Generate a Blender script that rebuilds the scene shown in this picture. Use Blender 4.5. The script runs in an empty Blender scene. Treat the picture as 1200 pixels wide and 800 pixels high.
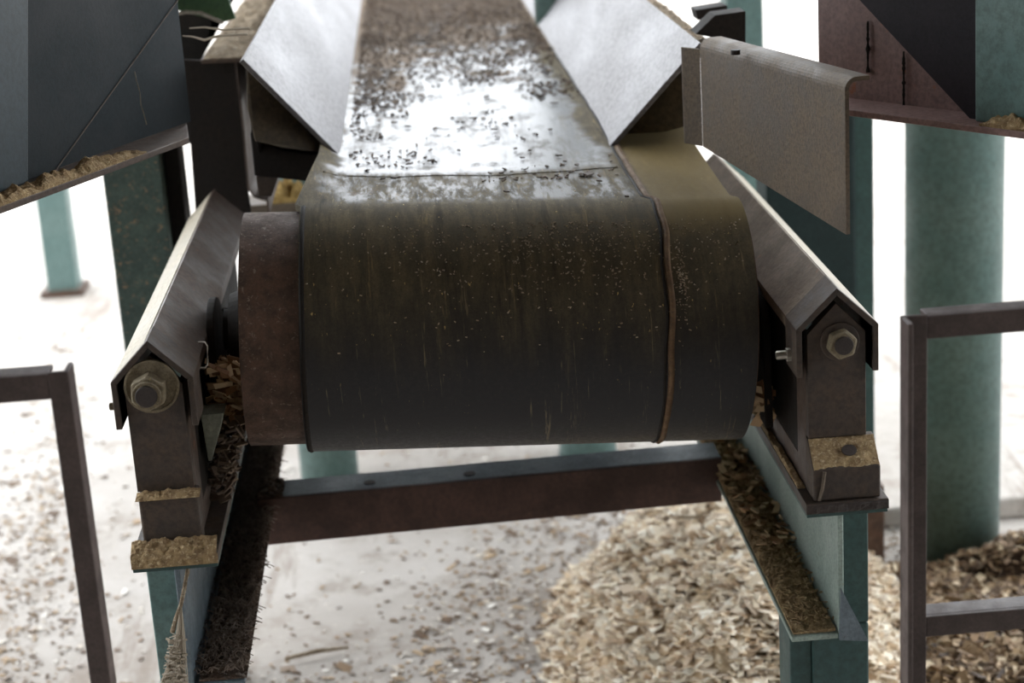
import bpy, bmesh, math, random
from math import sin, cos, radians, pi
from mathutils import Vector, noise
random.seed(7)
COL = bpy.context.scene.collection
V = Vector

# ------------------------------------------------------------------ camera
FPX = 2163.0; CH = 1.5; PIT = radians(16.7); ROLL = radians(3.65); YAW = radians(2.6)
cy, sy, cp, sp = cos(YAW), sin(YAW), cos(PIT), sin(PIT)
FW = V((sy*cp, cy*cp, -sp)); X0 = V((cy, -sy, 0)); U0 = V((sy*sp, cy*sp, cp))
RT = cos(ROLL)*X0 - sin(ROLL)*U0
UP = sin(ROLL)*X0 + cos(ROLL)*U0
def ray(px, py): return FW + (px-600)/FPX*RT + (400-py)/FPX*UP
def at(px, py, Y):                       # point of the vertical plane at distance Y
    d = ray(px, py); t = Y/d.y; return V((d.x*t, Y, CH+d.z*t))
def atz(px, py, z):                      # point of the level plane at height z
    d = ray(px, py); t = (z-CH)/d.z; return V((d.x*t, d.y*t, z))

cam = bpy.data.cameras.new('camera'); camo = bpy.data.objects.new('camera', cam); COL.objects.link(camo)
from mathutils import Matrix
m = Matrix((( RT.x, UP.x, -FW.x, 0), (RT.y, UP.y, -FW.y, 0), (RT.z, UP.z, -FW.z, CH), (0, 0, 0, 1)))
camo.matrix_world = m
cam.sensor_width = 36; cam.lens = FPX*36/1200
cam.clip_start = .05; cam.clip_end = 300
cam.dof.use_dof = True; cam.dof.focus_distance = 2.16; cam.dof.aperture_fstop = 4.8
bpy.context.scene.camera = camo

# --------------------------------------------------------------- materials
def s2l(c):
    f = lambda v: (v/255/12.92) if v/255 <= .04045 else ((v/255+.055)/1.055)**2.4
    return (f(c[0]), f(c[1]), f(c[2]), 1)
class N:
    def __init__(s, name):
        s.m = bpy.data.materials.new(name); s.m.use_nodes = True
        s.t = s.m.node_tree; s.n = s.t.nodes; s.l = s.t.links
        s.b = s.n['Principled BSDF']; s.tc = s.n.new('ShaderNodeTexCoord')
    def coord(s, scale=(1, 1, 1), src='Object', rot=(0, 0, 0)):
        mp = s.n.new('ShaderNodeMapping'); mp.inputs['Scale'].default_value = scale; mp.inputs['Rotation'].default_value = rot
        s.l.new(s.tc.outputs[src], mp.inputs[0]); return mp.outputs[0]
    def noise(s, sc, det=6, rough=.6, co=None, dist=0):
        n = s.n.new('ShaderNodeTexNoise'); n.inputs['Scale'].default_value = sc
        n.inputs['Detail'].default_value = det; n.inputs['Roughness'].default_value = rough; n.inputs['Distortion'].default_value = dist
        s.l.new(co if co else s.coord(), n.inputs['Vector']); return n.outputs['Fac']
    def ramp(s, src, lo, hi, a=0., b=1.):
        r = s.n.new('ShaderNodeMapRange'); r.inputs[1].default_value = lo; r.inputs[2].default_value = hi
        r.inputs[3].default_value = a; r.inputs[4].default_value = b; r.clamp = True
        r.interpolation_type = 'SMOOTHSTEP'
        s.l.new(src, r.inputs[0]); return r.outputs[0]
    def mix(s, fac, a, b):
        x = s.n.new('ShaderNodeMix'); x.data_type = 'RGBA'
        if hasattr(fac, 'links'): s.l.new(fac, x.inputs[0])
        else: x.inputs[0].default_value = fac
        for k, v in ((6, a), (7, b)):
            if hasattr(v, 'links'): s.l.new(v, x.inputs[k])
            else: x.inputs[k].default_value = v
        return x.outputs[2]
    def math(s, op, a, b=0.):
        x = s.n.new('ShaderNodeMath'); x.operation = op
        for k, v in ((0, a), (1, b)):
            if hasattr(v, 'links'): s.l.new(v, x.inputs[k])
            else: x.inputs[k].default_value = v
        return x.outputs[0]
    def set(s, key, v):
        if hasattr(v, 'links'): s.l.new(v, s.b.inputs[key])
        else: s.b.inputs[key].default_value = v
    def bump(s, src, strength=.3, dist=.002):
        b = s.n.new('ShaderNodeBump'); b.inputs['Strength'].default_value = strength; b.inputs['Distance'].default_value = dist
        s.l.new(src, b.inputs['Height']); s.l.new(b.outputs[0], s.b.inputs['Normal'])

def metal(name, c1, c2, c3=None, sc=14, fine=140, r=(.45, .75), met=0., t3=.62, bump=.35, spec=.5, stretch=(1, 1, 1), dist=.002):
    q = N(name); co = q.coord(stretch)
    a = q.noise(sc, 8, .65, co); f = q.noise(fine, 5, .7, co)
    base = q.mix(q.ramp(a, .35, .65), s2l(c1), s2l(c2))
    base = q.mix(q.ramp(f, .35, .7, 0, .55), base, s2l([v*.55 for v in c1]))
    if c3:
        p = q.noise(sc*3.1, 9, .75, co, .4)
        base = q.mix(q.ramp(p, t3, t3+.07), base, s2l(c3))
    q.set('Base Color', base); q.set('Roughness', q.ramp(a, .3, .7, r[0], r[1]))
    q.set('Metallic', met); q.set('Specular IOR Level', spec)
    q.bump(f, bump, dist); return q.m

M = {}
M['brown_steel'] = metal('dusty_brown_steel', (76, 62, 53), (96, 80, 68), (126, 84, 62), r=(.38, .7), met=.25)
M['front_steel'] = metal('grimy_steel', (62, 52, 45), (80, 66, 54), (120, 100, 72), sc=22, r=(.5, .8), t3=.66)
M['tan_steel'] = metal('tan_rusty_steel', (126, 108, 88), (112, 96, 80), (140, 90, 66), sc=12, r=(.5, .75), met=.1, t3=.62)
M['pale_steel'] = metal('worn_pale_steel', (122, 119, 122), (142, 139, 140), (96, 86, 80), sc=9, r=(.42, .6), met=.25, t3=.68, bump=.15, stretch=(1, .35, 1))
M['skirt_under'] = metal('skirt_rubber', (70, 60, 46), (92, 80, 60), (120, 104, 70), sc=20, r=(.7, .9), t3=.66)
M['guard'] = metal('dusty_guard_steel', (98, 86, 73), (118, 103, 85), (96, 70, 54), sc=16, fine=230, r=(.5, .75), met=.15, t3=.66)
M['rust'] = metal('rust', (96, 68, 50), (72, 55, 44), (124, 110, 94), sc=46, fine=330, r=(.55, .85), t3=.57)
M['seam'] = metal('seam_dirt', (118, 92, 62), (96, 72, 50), (70, 56, 42), sc=60, r=(.7, .9), t3=.6)
M['skylit_steel'] = metal('skylit_plate', (164, 156, 138), (184, 174, 154), (120, 104, 86), sc=14, r=(.5, .7), met=.1, t3=.66)
M['rust_bar'] = metal('rusty_angle', (88, 58, 46), (66, 46, 38), (150, 120, 76), sc=10, r=(.55, .8), t3=.68)
M['rail'] = metal('rail_brown_paint', (88, 74, 70), (72, 60, 56), (132, 122, 118), sc=26, fine=300, r=(.4, .65), t3=.66, bump=.2)
M['teal'] = metal('teal_paint', (112, 138, 134), (94, 124, 121), (110, 138, 132), sc=6, fine=90, r=(.42, .6), t3=.66, bump=.15)
M['teal_dark'] = metal('dark_teal_paint', (56, 86, 82), (46, 74, 72), (74, 64, 52), sc=8, fine=120, r=(.4, .65), t3=.66, bump=.15)
M['teal_deep'] = metal('deep_teal_paint', (40, 58, 58), (33, 50, 50), (58, 56, 48), sc=8, fine=120, r=(.5, .7), t3=.66, bump=.15, spec=.3)
M['teal_dusty'] = metal('teal_paint_with_chips', (70, 88, 78), (58, 74, 68), (128, 106, 80), sc=34, fine=160, r=(.6, .8), t3=.56, bump=.4)
M['teal_pale'] = metal('pale_dusty_teal', (160, 176, 166), (142, 160, 150), (124, 116, 92), sc=12, fine=200, r=(.45, .65), t3=.62, bump=.2)
M['blue_steel'] = metal('blue_grey_paint', (112, 126, 134), (96, 108, 116), (70, 64, 60), sc=14, fine=200, r=(.4, .6), t3=.64, bump=.3)
M['navy'] = metal('dark_hopper_paint', (20, 28, 32), (25, 36, 40), (50, 42, 40), sc=7, fine=200, r=(.5, .7), t3=.68, bump=.12, spec=.22)
M['dark'] = metal('dark_steel', (30, 26, 23), (39, 33, 28), (58, 48, 38), sc=12, r=(.65, .85), t3=.68, spec=.2)
M['mauve'] = metal('mauve_rusty_plate', (150, 122, 118), (128, 100, 94), (150, 92, 60), sc=5, fine=160, r=(.4, .6), t3=.62, bump=.2)
M['navy_lit'] = metal('navy_lit', (44, 60, 66), (36, 50, 56), (70, 64, 58), sc=5, fine=160, r=(.4, .55), t3=.68, bump=.12)
M['plum'] = metal('plum_black_paint', (36, 29, 36), (31, 28, 34), (40, 66, 66), sc=4, fine=200, r=(.5, .7), t3=.6, bump=.12, spec=.22)
M['zinc'] = metal('zinc', (200, 196, 186), (176, 170, 160), None, r=(.25, .45), met=.9, bump=.1)
M['dirty_zinc'] = metal('dirty_zinc', (142, 130, 106), (112, 100, 78), (156, 140, 100), sc=40, fine=500, r=(.5, .8), met=.3, t3=.58, bump=.6)
M['bolt_dark'] = metal('dark_bolt', (58, 46, 40), (48, 40, 36), None, fine=500, r=(.5, .7))
M['wedge'] = metal('grey_green_cast', (128, 130, 112), (110, 112, 98), (84, 76, 60), sc=22, r=(.6, .8))
M['sheet_green'] = metal('green_sheet', (52, 84, 58), (74, 100, 58), (160, 140, 70), sc=4, r=(.5, .7), t3=.66)

def crust_mat(name, a, b, c, sc=90, bump=1.):
    q = N(name); n1 = q.noise(sc, 6, .75); n2 = q.noise(sc*2.3, 5, .8); n3 = q.noise(sc*.14, 4, .6)
    col = q.mix(q.ramp(n1, .38, .62), s2l(a), s2l(b)); col = q.mix(q.ramp(n2, .52, .64), col, s2l(c))
    col = q.mix(q.ramp(n3, .5, .66, 0, .35), col, s2l([v*.6 for v in a]))
    q.set('Base Color', col); q.set('Roughness', .95); q.set('Specular IOR Level', .2); q.bump(n2, bump, .004); return q.m
M['sawdust'] = crust_mat('sawdust', (142, 118, 88), (184, 158, 118), (216, 196, 158))
M['sawdust_pale'] = crust_mat('pale_dust', (128, 112, 92), (168, 150, 126), (206, 196, 176))
M['black_crust'] = crust_mat('black_fibrous_crust', (66, 54, 46), (112, 94, 80), (170, 158, 148), sc=55)
M['yellow'] = crust_mat('yellow_chips', (150, 122, 72), (186, 156, 98), (214, 190, 134), sc=60)
def chip_mat(name, cols, rough=.75):
    q = N(name); g = q.n.new('ShaderNodeNewGeometry'); r = q.n.new('ShaderNodeValToRGB')
    r.color_ramp.elements[0].color = s2l(cols[0]); r.color_ramp.elements[1].color = s2l(cols[-1])
    for i, c in enumerate(cols[1:-1]):
        e = r.color_ramp.elements.new((i+1)/(len(cols)-1)); e.color = s2l(c)
    q.l.new(g.outputs['Random Per Island'], r.inputs[0]); q.set('Base Color', r.outputs[0]); q.set('Roughness', rough); return q.m
M['chips'] = chip_mat('fresh_wood_chips', [(240, 228, 208), (178, 150, 118), (248, 242, 228), (214, 190, 156), (244, 234, 214), (140, 112, 86)])
M['chips_dark'] = chip_mat('weathered_wood_chips', [(136, 112, 86), (88, 68, 52), (190, 164, 130), (66, 54, 46), (156, 128, 98), (222, 206, 176)])
M['chips_ground'] = chip_mat('scattered_wood_chips', [(232, 226, 214), (132, 106, 82), (180, 156, 126), (92, 74, 58), (112, 90, 70), (244, 240, 232)])
M['bark'] = chip_mat('bark_crumbs', [(84, 68, 56), (110, 92, 76), (66, 54, 46), (136, 116, 94)])
M['shaving'] = chip_mat('orange_shavings', [(208, 172, 128), (232, 208, 168), (168, 124, 84), (124, 92, 64)])
M['fibre'] = chip_mat('grey_fibres', [(160, 146, 134), (104, 88, 76), (134, 120, 110), (84, 70, 60)])
M['web'] = chip_mat('cobweb_dust', [(196, 186, 170), (150, 138, 118)])

# belt: black rubber, brown dust layer lying on the crown, wet shine along the top run
def belt_mat():
    q = N('belt_rubber')
    sep = q.n.new('ShaderNodeSeparateXYZ'); q.l.new(q.tc.outputs['Object'], sep.inputs[0])
    X, Y, Z = sep.outputs
    n = q.noise(160, 5, .75); st = q.noise(34, 6, .7, q.coord((1, .12, .12))); big = q.noise(7, 4, .6)
    grain = q.noise(420, 3, .8)
    rub = q.mix(q.ramp(n, .4, .7), s2l((25, 24, 26)), s2l((38, 36, 36)))
    # dust caked on upper front of the drum (a band with a ragged end)
    zz = q.math('ADD', Z, q.math('MULTIPLY', q.math('SUBTRACT', st, .5), .10))
    zz = q.math('ADD', zz, q.math('MULTIPLY', q.math('SUBTRACT', big, .5), .06))
    zz = q.math('ADD', zz, q.math('MULTIPLY', X, .045))
    dust = q.ramp(zz, -.05, .15, 0, 1)
    dcol = q.mix(q.ramp(q.noise(60, 6, .7, q.coord((1, .25, .25))), .4, .66), s2l((96, 88, 70)), s2l((122, 110, 84)))
    dcol = q.mix(q.ramp(grain, .4, .75, 0, .5), dcol, s2l((66, 58, 44)))
    col = q.mix(q.math('MULTIPLY', dust, q.ramp(n, .15, .65, .55, .85)), rub, dcol)
    # thin scraped streaks and specks
    sk = q.noise(120, 4, .8, q.coord((1, .05, .05)), .2)
    col = q.mix(q.math('MULTIPLY', q.ramp(sk, .62, .70), .38), col, s2l((150, 134, 100)))
    sk2 = q.noise(70, 5, .8, q.coord((1, .10, .10)), .3)
    col = q.mix(q.math('MULTIPLY', q.ramp(sk2, .60, .68), q.ramp(Z, -.02, .10, .1, .55)), col, s2l((142, 122, 84)))
    col = q.mix(q.math('MULTIPLY', q.ramp(q.noise(45, 5, .7, q.coord((1, .08, .08))), .56, .7), .5), col, s2l((26, 25, 26)))
    spk = q.noise(300, 2, .5, q.coord((1, .45, .45)))
    col = q.mix(q.math('MULTIPLY', q.ramp(spk, .72, .76), q.ramp(Z, -.06, .09, .15, .9)), col, s2l((190, 164, 104)))
    # right-hand band, outside the seam strip, carries more ochre dust on the top run
    band = q.math('MULTIPLY', q.ramp(X, .205, .215), q.ramp(Z, .10, .13))
    col = q.mix(q.math('MULTIPLY', band, .75), col, s2l((118, 102, 66)))
    # wet polished area of the top run
    top = q.ramp(Y, .0, .04)
    ragged = q.math('ADD', X, q.math('MULTIPLY', q.math('SUBTRACT', big, .5), .12))
    inside = q.math('MULTIPLY', q.ramp(ragged, -.215, -.185), q.ramp(ragged, .185, .16))
    wet = q.math('MULTIPLY', q.math('MULTIPLY', top, inside), q.ramp(st, .22, .5, .35, 1))
    pn = q.noise(11, 9, .78, q.coord((1.3, .7, 1)), .5)
    pth = q.math('ADD', pn, q.math('ADD', q.ramp(Y, .35, 2.2, -.16, .14), q.ramp(X, -.02, -.14, 0, .10)))
    patch = q.math('MULTIPLY', top, q.ramp(pth, .50, .60))
    wet = q.math('MULTIPLY', wet, q.math('SUBTRACT', 1., patch))
    near = q.ramp(Y, .25, .20)
    wet = q.math('MULTIPLY', wet, q.math('SUBTRACT', 1., q.math('MULTIPLY', near, q.ramp(q.noise(48, 6, .8, q.coord((1, .16, .2)), .3), .42, .58, 1, .25))))
    col = q.mix(q.math('MULTIPLY', patch, .8), col, s2l((118, 100, 84)))
    wet2 = q.math('MULTIPLY', wet, q.ramp(q.noise(26, 8, .75, q.coord((1, .5, 1))), .34, .48, .45, 1))
    col = q.mix(q.math('MULTIPLY', wet2, .8), col, s2l((70, 74, 82)))
    q.set('Base Color', col)
    ro = q.n.new('ShaderNodeMix'); ro.data_type = 'FLOAT'; q.l.new(wet2, ro.inputs[0])
    q.l.new(q.math('ADD', q.ramp(n, .3, .7, .40, .58), q.math('MULTIPLY', dust, .25)), ro.inputs[2]); ro.inputs[3].default_value = .30
    q.set('Roughness', ro.outputs[0]); q.set('Specular IOR Level', q.math('ADD', q.math('MULTIPLY', wet2, .20), q.math('SUBTRACT', .36, q.math('MULTIPLY', dust, .28))))
    q.bump(n, .25, .001); return q.m
M['belt'] = belt_mat()

def ground_mat():
    q = N('dusty_concrete'); a = q.noise(1.2, 8, .6); b = q.noise(9, 8, .7); c = q.noise(60, 6, .7)
    col = q.mix(q.ramp(a, .35, .65), s2l((190, 184, 178)), s2l((168, 160, 152)))
    col = q.mix(q.ramp(b, .5, .66, 0, .6), col, s2l((140, 128, 116)))
    col = q.mix(q.ramp(c, .55, .7, 0, .6), col, s2l((206, 198, 186)))
    trk = q.noise(2.2, 6, .7, q.coord((2.6, .35, 1), rot=(0, 0, radians(-12))))
    col = q.mix(q.ramp(trk, .58, .66, 0, .55), col, s2l((128, 112, 98)))
    q.set('Base Color', col); q.set('Roughness', .9); q.bump(c, .5, .004); return q.m
M['ground'] = ground_mat()
M['soil'] = crust_mat('chip_soil', (160, 138, 112), (196, 174, 144), (226, 210, 184), sc=24)
M['soil_dark'] = crust_mat('dark_bark_soil', (56, 44, 36), (78, 62, 48), (120, 98, 74), sc=24)
M['roof'] = metal('roof_sheet', (118, 106, 92), (104, 94, 82), None, sc=2, r=(.6, .8))

# ------------------------------------------------------------------- mesh
class MB:
    def __init__(s): s.v = []; s.f = []
    def quadbox(s, p):                    # 8 points: bottom loop 0-3, top loop 4-7
        o = len(s.v); s.v += [V(a) for a in p]
        for f in ((3, 2, 1, 0), (4, 5, 6, 7), (0, 1, 5, 4), (1, 2, 6, 5), (2, 3, 7, 6), (3, 0, 4, 7)): s.f.append([o+i for i in f])
        return s
    def box(s, x0, x1, y0, y1, z0, z1):
        return s.quadbox([(x0, y0, z0), (x1, y0, z0), (x1, y1, z0), (x0, y1, z0), (x0, y0, z1), (x1, y0, z1), (x1, y1, z1), (x0, y1, z1)])
    def prism(s, pts, d):
        o = len(s.v); n = len(pts); d = V(d); s.v += [V(p) for p in pts] + [V(p)+d for p in pts]
        s.f.append([o+i for i in range(n)][::-1]); s.f.append([o+n+i for i in range(n)])
        for i in range(n): j = (i+1) % n; s.f.append([o+i, o+j, o+n+j, o+n+i])
        return s
    def cyl(s, a, b, r, n=24, r2=None, cap=True):
        a, b = V(a), V(b); ax = (b-a).normalized(); t = ax.cross(V((0, 0, 1)))
        if t.length < .1: t = ax.cross(V((1, 0, 0)))
        t.normalize(); u = ax.cross(t); o = len(s.v); r2 = r if r2 is None else r2
        for k in range(n):
            q = cos(2*pi*k/n)*t + sin(2*pi*k/n)*u; s.v += [a+q*r, b+q*r2]
        for k in range(n): j = (k+1) % n; s.f.append([o+2*k, o+2*j, o+2*j+1, o+2*k+1])
        if cap: s.f.append([o+2*k for k in range(n)]); s.f.append([o+2*k+1 for k in range(n)][::-1])
        return s
    def tube(s, pts, r, n=6):
        rs = r if isinstance(r, list) else [r]*len(pts); rings = []
        pts = [V(p) for p in pts]
        for i, p in enumerate(pts):
            ax = (pts[min(i+1, len(pts)-1)] - pts[max(i-1, 0)]).normalized(); t = ax.cross(V((0, 0, 1)))
            if t.length < .1: t = ax.cross(V((1, 0, 0)))
            t.normalize(); u = ax.cross(t); o = len(s.v)
            s.v += [p + rs[i]*(cos(2*pi*k/n)*t + sin(2*pi*k/n)*u) for k in range(n)]; rings.append(o)
        for a, b in zip(rings, rings[1:]):
            for k in range(n): j = (k+1) % n; s.f.append([a+k, a+j, b+j, b+k])
        s.f.append([rings[0]+k for k in range(n)][::-1]); s.f.append([rings[-1]+k for k in range(n)])
        return s
    def sheet(s, prof, ext, th):          # bent plate: open polyline, thickened by offset, swept along ext
        prof = [V(p) for p in prof]; ext = V(ext); e = ext.normalized(); off = []
        for i in range(len(prof)):
            ns = []
            if i > 0: ns.append((prof[i]-prof[i-1]).normalized().cross(e))
            if i < len(prof)-1: ns.append((prof[i+1]-prof[i]).normalized().cross(e))
            n = sum(ns, V()).normalized(); k = 1/max(.4, n.dot(ns[0])); off.append(prof[i] + n*th*k)
        for i in range(len(prof)-1):
            a, b, c, d = prof[i], prof[i+1], off[i+1], off[i]
            s.quadbox([a, b, c, d, a+ext, b+ext, c+ext, d+ext])
        return s
    def chip(s, c, l, w, t, nrm=None, tilt=.5):
        yaw = random.uniform(0, 2*pi); n = (V((0, 0, 1)) if nrm is None else nrm) + V([random.gauss(0, tilt) for _ in range(3)])*.6
        n.normalize(); a = V((cos(yaw), sin(yaw), 0)); a = (a - n*a.dot(n)).normalized(); b = n.cross(a)
        c = V(c); bend = n*random.uniform(-.12, .12)*l; k = random.uniform(.4, 1)
        q = [c-a*l/2-b*w/2*k, c+a*l/2-b*w/2+bend, c+a*l/2*random.uniform(.7, 1)+b*w/2+bend, c-a*l/2+b*w/2]
        s.quadbox([p-n*t/2 for p in q]+[p+n*t/2 for p in q]); return s
    def crust(s, o, u, w, nx, ny, h, up=(0, 0, 1), f=60, edge=1., seed=0):   # bumpy layer over the parallelogram o,u,w
        o, u, w, up = V(o), V(u), V(w), V(up).normalized(); b = len(s.v)
        for j in range(ny+1):
            for i in range(nx+1):
                a, c = i/nx, j/ny; p = o+u*a+w*c
                q = p*f + V((seed*7.3, 0, 0))
                k = min(1, 6*min(a, 1-a)+.0)*min(1, 6*min(c, 1-c)+.0)
                hh = h*(.35+.65*k**.5*edge)*(.75+.8*noise.noise(q)+.5*noise.noise(q*2.7))
                s.v.append(p+up*max(.001, hh))
        n = (nx+1)*(ny+1)
        for j in range(ny+1):
            for i in range(nx+1): s.v.append(o+u*(i/nx)+w*(j/ny))
        I = lambda i, j: b+j*(nx+1)+i
        for j in range(ny):
            for i in range(nx):
                s.f.append([I(i, j), I(i+1, j), I(i+1, j+1), I(i, j+1)]); s.f.append([n+I(i, j+1), n+I(i+1, j+1), n+I(i+1, j), n+I(i, j)])
        for i in range(nx):
            for j in (0, ny): s.f.append([I(i, j), I(i+1, j), n+I(i+1, j), n+I(i, j)])
        for j in range(ny):
            for i in (0, nx): s.f.append([I(i, j), I(i, j+1), n+I(i, j+1), n+I(i, j)])
        return s
    def build(s, name, mat, parent=None, bevel=0, smooth=False, label=None):
        org = V(parent['org']) if parent is not None and 'org' in parent else V((0, 0, 0))
        if parent is None: org = V((sum(p.x for p in s.v)/len(s.v), sum(p.y for p in s.v)/len(s.v), min(p.z for p in s.v)))
        me = bpy.data.meshes.new(name); me.from_pydata([p-org for p in s.v], [], s.f)
        bm = bmesh.new(); bm.from_mesh(me); bmesh.ops.recalc_face_normals(bm, faces=bm.faces); bm.to_mesh(me); bm.free()
        o = bpy.data.objects.new(name, me); COL.objects.link(o); me.materials.append(mat)
        if parent is not None:
            o.parent = parent
            ORG[o.name] = tuple(org)
            if parent.type == 'MESH': pass
        else: o.location = org
        if smooth: me.shade_smooth() if smooth is True else me.shade_auto_smooth(use_auto_smooth=True) if False else [setattr(p, 'use_smooth', True) for p in me.polygons]
        if bevel:
            b = o.modifiers.new('bevel', 'BEVEL'); b.width = bevel; b.segments = 2; b.limit_method = 'ANGLE'; b.angle_limit = radians(40)
        if label: o['label'] = label
        return o
ORG = {}
def sub(mb, name, mat, part, **k):        # sub-part under a mesh part whose own origin equals its thing's
    class P: pass
    org = V(ORG[part.name]); me_o = mb
    me_o.v = [V(p)-org for p in me_o.v]
    o = mb.build.__func__(mb, name, mat, None, **k)
    # rebase on parent's origin
    loc = o.location.copy()
    for v in o.data.vertices: v.co += loc
    o.location = (0, 0, 0); o.parent = part; return o
def tag(o, label, cat, group=None, kind=None):
    o['label'] = label; o['category'] = cat
    if group: o['group'] = group
    if kind: o['kind'] = kind
    return o
def thing(name, label, cat, loc, group=None):
    o = bpy.data.objects.new(name, None); COL.objects.link(o); o.location = loc; o['org'] = tuple(loc); o.empty_display_size = .1
    return tag(o, label, cat, group)
def struct(o): o['kind'] = 'structure'; return o

# ------------------------------------------------------------- the setting
g = MB(); g.box(-60, 60, -20, 90, -.2, 0); struct(g.build('floor', M['ground']))
g = MB()
for k in range(40):                       # corrugated roof over the shed
    x = -3.9+k*.2; g.quadbox([(x, -6, 4.2), (x+.1, -6, 4.26), (x+.1, 4.3, 4.26), (x, 4.3, 4.2), (x, -6, 4.21), (x+.1, -6, 4.27), (x+.1, 4.3, 4.27), (x, 4.3, 4.21)])
    g.quadbox([(x+.1, -6, 4.26), (x+.2, -6, 4.2), (x+.2, 4.3, 4.2), (x+.1, 4.3, 4.26), (x+.1, -6, 4.27), (x+.2, -6, 4.21), (x+.2, 4.3, 4.21), (x+.1, 4.3, 4.27)])
struct(g.build('ceiling', M['roof']))
g = MB(); g.box(-3.9, 4.1, -6.1, -6, 0, 4.2); struct(g.build('shade_wall_back', M['roof']))  # unseen wall added behind the camera to darken the front
g = MB(); g.box(-4.0, -3.9, -6, .2, 0, 4.2); struct(g.build('shade_wall_left', M['roof']))  # unseen side wall, added to keep light off the front surfaces
g = MB(); g.box(4.1, 4.2, -6, .2, 0, 4.2); struct(g.build('shade_wall_right', M['roof']))  # its right-hand twin, also unseen and added to darken the front
g = MB(); g.box(.72, 3.2, 3.46, 8, 0, .045); struct(g.build('plinth_1', M['ground'], bevel=.008))  # low concrete plinth at the rear right

# ---------------------------------------------------------- pipe columns
def pipe(px0, px1, py, Y, label, z1=4.2):
    a, b = at(px0, py, Y), at(px1, py, Y); r = (b.x-a.x)/2; c = (a.x+b.x)/2
    t = thing('pipe_column', label, 'column', (c, Y, 0), 'round teal columns of the shed')
    g = MB(); g.cyl((c, Y, 0), (c, Y, z1), r, 48); o = g.build('shaft', M['teal'], t, smooth=1)
    g = MB(); g.cyl((c, Y, 0), (c, Y, .012), r*1.04, 48); g.build('base_plate', M['teal_dark'], t)
pipe(1062, 1168, 640, 3.32, 'thick round teal pipe column at the right, standing in bark behind the brown rail')
pipe(353, 421, 560, 3.98, 'round teal pipe column seen below the left half of the belt drum')
pipe(656, 722, 530, 4.03, 'round teal pipe column seen just above the middle of the rusty cross angle')
t = thing('square_column', 'pale blue square column far out in the bright yard at the left', 'column', (-1.17, 5.9, 0))
a, b = at(50, 300, 5.9), at(86, 300, 5.9)
g = MB(); g.box(a.x, b.x, 5.9, 6.0, 0, 4.2); g.build('shaft', M['teal'], t, bevel=.006)
g = MB(); g.box(a.x-.02, b.x+.02, 5.88, 6.02, 0, .02); g.build('base_plate', M['rust'], t)

# rear supports (I section posts)
def ipost(x0, x1, y0, y1, z0, z1, t, mat, th=.01, tw=.008):
    g = MB(); g.box(x0, x1, y0, y0+th, z0, z1); g.build('front_flange', mat, t, bevel=.001)
    g = MB(); xm = (x0+x1)/2; g.box(xm-tw/2, xm+tw/2, y0+th, y1-th, z0, z1); g.build('web', mat, t)
    g = MB(); g.box(x0, x1, y1-th, y1, z0, z1); g.build('rear_flange', mat, t, bevel=.001)
def boxpost(x0, x1, y0, y1, z0, z1, t, mat, name='shaft'):
    g = MB(); g.box(x0, x1, y0, y1, z0, z1); return g.build(name, mat, t, bevel=.003)
t = thing('support_post', 'dusty green steel post with tan chips stuck to it, beside the left bearing guard', 'post', (-.455, 2.98, 0))
boxpost(-.502, -.408, 2.93, 3.04, 0.008, 4.2, t, M['teal_dusty'])
xr_ = at(221, 250, 3.0).x; g = MB(); g.box(-.4075, xr_, 2.96, 3.03, .008, 4.2); g.build('side_channel', M['dark'], t, bevel=.002)  # dark strip stands in for the post's own side face in shade
g = MB(); g.box(-.53, -.38, 2.9, 3.07, 0, .008); g.build('base_plate', M['teal_dark'], t)
t = thing('support_post', 'tall dark teal steel post behind the right bearing guard', 'post', (.74, 3.25, 0))
zt_ = at(950, 85, 3.2).z; x0 = at(900, 300, 3.2).x; x1 = at(1003, 300, 3.2).x; x2 = at(1026, 300, 3.2).x
g = MB(); g.box(x0, x1, 3.2, 3.3, .09, zt_); g.build('shaft', M['teal_deep'], t, bevel=.003)
g = MB(); g.box(x1, x2, 3.21, 3.29, .09, zt_); g.build('side_channel', M['teal_dark'], t, bevel=.003)
g = MB(); g.box(x1-.03, x2+.015, 3.2, 3.32, 0.01, .2); g.build('foot', M['rust'], t, bevel=.003)
g = MB(); g.box(x0-.03, x2+.02, 3.17, 3.34, 0, .01); g.build('base_plate', M['rust'], t)
t = thing('frame_post', 'short teal steel post under the right stringer channel', 'post', (.47, 2.12, 0))
boxpost(.4475, .519, 2.085, 2.17, .008, .472, t, M['teal_dark'])
g = MB(); g.box(.4195, .4475, 2.09, 2.16, .008, .472); g.build('side_flange', M['teal_dark'], t, bevel=.002)
g = MB(); g.box(.4865, .519, 2.085, 2.17, .4725, .654); g.build('side_plate', M['teal_dark'], t, bevel=.002)
g = MB(); g.box(.40, .55, 2.05, 2.2, 0, .008); g.build('base_plate', M['rust'], t)
t = thing('frame_post', 'short teal steel post under the left bearing guard beside the grey stringer web', 'post', (-.35, 2.12, 0))
g = MB(); g.box(-.365, -.329, 2.085, 2.17, .008, .654); g.build('shaft', M['teal'], t, bevel=.002)
g = MB(); g.box(-.39, -.3, 2.05, 2.2, 0, .008); g.build('base_plate', M['rust'], t)

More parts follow.
